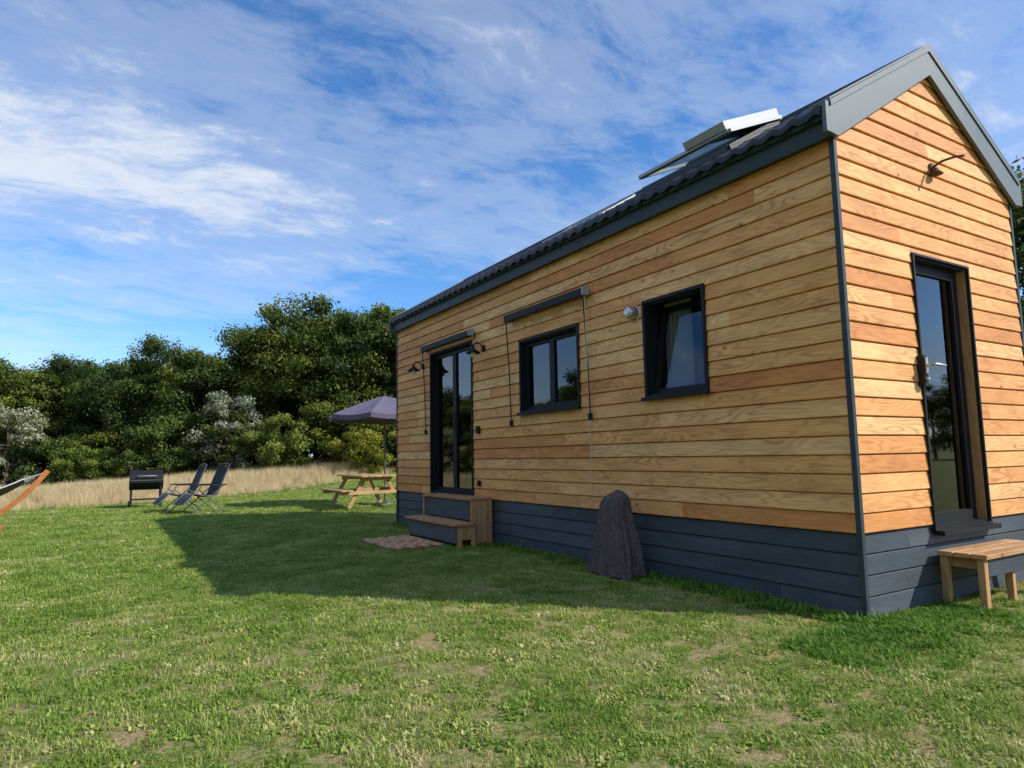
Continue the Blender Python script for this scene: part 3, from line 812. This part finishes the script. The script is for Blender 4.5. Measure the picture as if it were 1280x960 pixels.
for D0,step,dh in ((38,62,0),(43,66,14),(49,76,12)):
    u=-1350
    while u<2300:
        D=D0+rng.uniform(-2,1.5); x,y=posu(u,D); yt=np.interp(u,us,ys)+rng.uniform(-12,24)+ (dh if D0>40 else 0)
        h=(1.2+(576-yt)/833*D-float(terr(x,y)))*1.0
        put(T1[rng.integers(5)],x,y,h,9.9,name='oak_tree',ws=max(.85,7.2/h)*rng.uniform(.85,1.1))
        u+=step*rng.uniform(.7,1.3)*38/D*1.0
for DA,DB in ((33.5,36),(45,47)):
    u=-1350
    while u<2300:
        D=rng.uniform(DA,DB); x,y=posu(u,D); put(B1[rng.integers(2)],x,y,rng.uniform(1.8,4.2)+(1 if DA>40 else 0),4,name='shrub'); u+=rng.uniform(34,60)
for u,D,h in ((8,34,5.0),(286,34.5,4.7),(-260,34,4.5)): x,y=posu(u,D); put(BW,x,y,h,5,name='silver_shrub')
for u,D,h in ((345,33.5,3.4),(90,33.5,2.6),(120,33,2.4),(460,33,3.2),(-120,33,3.0)): x,y=posu(u,D); put(BY,x,y,h,4,name='yellow_green_shrub')
for k in range(110):
    a=k/110*6.283; R_=rng.uniform(75,95); x,y=R_*math.cos(a),R_*math.sin(a)
    if (x*.5186+y*.848)>20: continue
    put(T1[rng.integers(5)],x,y,rng.uniform(8,11),10,name='oak_tree')
y=-25
while y<46:
    put(T1[rng.integers(5)],-26+rng.uniform(-2,2),y,rng.uniform(8.5,11.5),10,name='oak_tree'); put(B1[rng.integers(2)],-22.5+rng.uniform(-1,1),y+2,rng.uniform(2,4),4,name='shrub'); y+=rng.uniform(3.5,5.5)
x,y=posu(1272,20); put(T1[1],x,y,9.9,10,None,'oak_tree')
x,y=posu(1380,26); put(T1[2],x,y,9.5,10,None,'oak_tree')

# ---------------------------------------------------------------- light
az=math.radians(137); el=math.radians(35.7)
sd=Vector((math.sin(az)*math.cos(el),math.cos(az)*math.cos(el),math.sin(el)))
sun=bpy.data.lights.new('sun','SUN'); sun.energy=5.0; sun.angle=math.radians(.53); sun.color=(1,.94,.83)
so=bpy.data.objects.new('sun',sun); so.rotation_euler=(-sd).to_track_quat('-Z','Y').to_euler(); so.location=(20,-20,30); COL.objects.link(so)
w=bpy.data.worlds.new('World'); scene.world=w; w.use_nodes=True; nt=w.node_tree
bg=nt.nodes['Background']; bg.inputs[1].default_value=.15
sky=N(nt,'ShaderNodeTexSky'); sky.sky_type='NISHITA'; sky.sun_disc=False; sky.sun_elevation=el; sky.sun_rotation=az
sky.air_density=1.0; sky.dust_density=.15; sky.ozone_density=4.5
gd=N(nt,'ShaderNodeTexCoord').outputs['Generated']
sp=N(nt,'ShaderNodeSeparateXYZ'); L(nt,gd,sp.inputs[0])
zz=math_(nt,'ADD',math_(nt,'MAXIMUM',sp.outputs[2],0),.16)
cb=N(nt,'ShaderNodeCombineXYZ'); L(nt,math_(nt,'DIVIDE',sp.outputs[0],zz),cb.inputs[0]); L(nt,math_(nt,'DIVIDE',sp.outputs[1],zz),cb.inputs[1])
pv=cb.outputs[0]
warp=N(nt,'ShaderNodeTexNoise'); warp.inputs['Scale'].default_value=1.4; warp.inputs['Detail'].default_value=3; L(nt,pv,warp.inputs['Vector'])
vm=N(nt,'ShaderNodeVectorMath',operation='MULTIPLY_ADD'); L(nt,warp.outputs['Color'],vm.inputs[0]); vm.inputs[1].default_value=(.35,.35,0); L(nt,pv,vm.inputs[2])
rt=(0,0,math.radians(-20))
n1=noise(nt,mapping(nt,vm.outputs[0],(.60,.95,1),rt,(5.3,1.6,0)),.80,4,.5)
n2=noise(nt,mapping(nt,vm.outputs[0],(1.5,2.6,1),rt),2.2,10,.70)
side=ramp(nt,math_(nt,'MULTIPLY_ADD',sp.outputs[0],.5,.5),[(.35,.08),(.60,.03),(.85,-.03)])
cf=math_(nt,'ADD',math_(nt,'MULTIPLY',n1,.76),math_(nt,'MULTIPLY',n2,.48))
cf=math_(nt,'ADD',cf,math_(nt,'SUBTRACT',side,.035))
cf=ramp(nt,cf,[(.51,0.0),(.64,.28),(.78,.88)],'EASE')
hz=ramp(nt,sp.outputs[2],[(.0,.26),(.10,.10),(.20,0)])
cf=math_(nt,'ADD',cf,hz,None,True)
hs=N(nt,'ShaderNodeHueSaturation'); hs.inputs['Saturation'].default_value=1.20; hs.inputs['Value'].default_value=1.32; L(nt,sky.outputs[0],hs.inputs['Color'])
blue=mix(nt,1,hs.outputs[0],(.92,.93,1.0),'MULTIPLY')
c=mix(nt,cf,blue,(5.4,5.8,6.4))
L(nt,c,bg.inputs[0])

# ---------------------------------------------------------------- camera
Yv=Vector((-511,-99,-833)).normalized(); Xv=Vector((1372,-66,-833)).normalized(); Zv=Xv.cross(Yv).normalized(); Xv=Yv.cross(Zv)
R3=Matrix((Xv,Yv,Zv))
cam=bpy.data.cameras.new('camera'); co=bpy.data.objects.new('camera',cam); COL.objects.link(co)
cam.sensor_width=36; cam.lens=833/1280*36; cam.clip_end=3000; cam.clip_start=.05
mw=R3.to_4x4(); mw.translation=(0,0,1.2); co.matrix_world=mw; scene.camera=co
scene.view_settings.view_transform='Standard'; scene.view_settings.look='None'; scene.view_settings.exposure=0
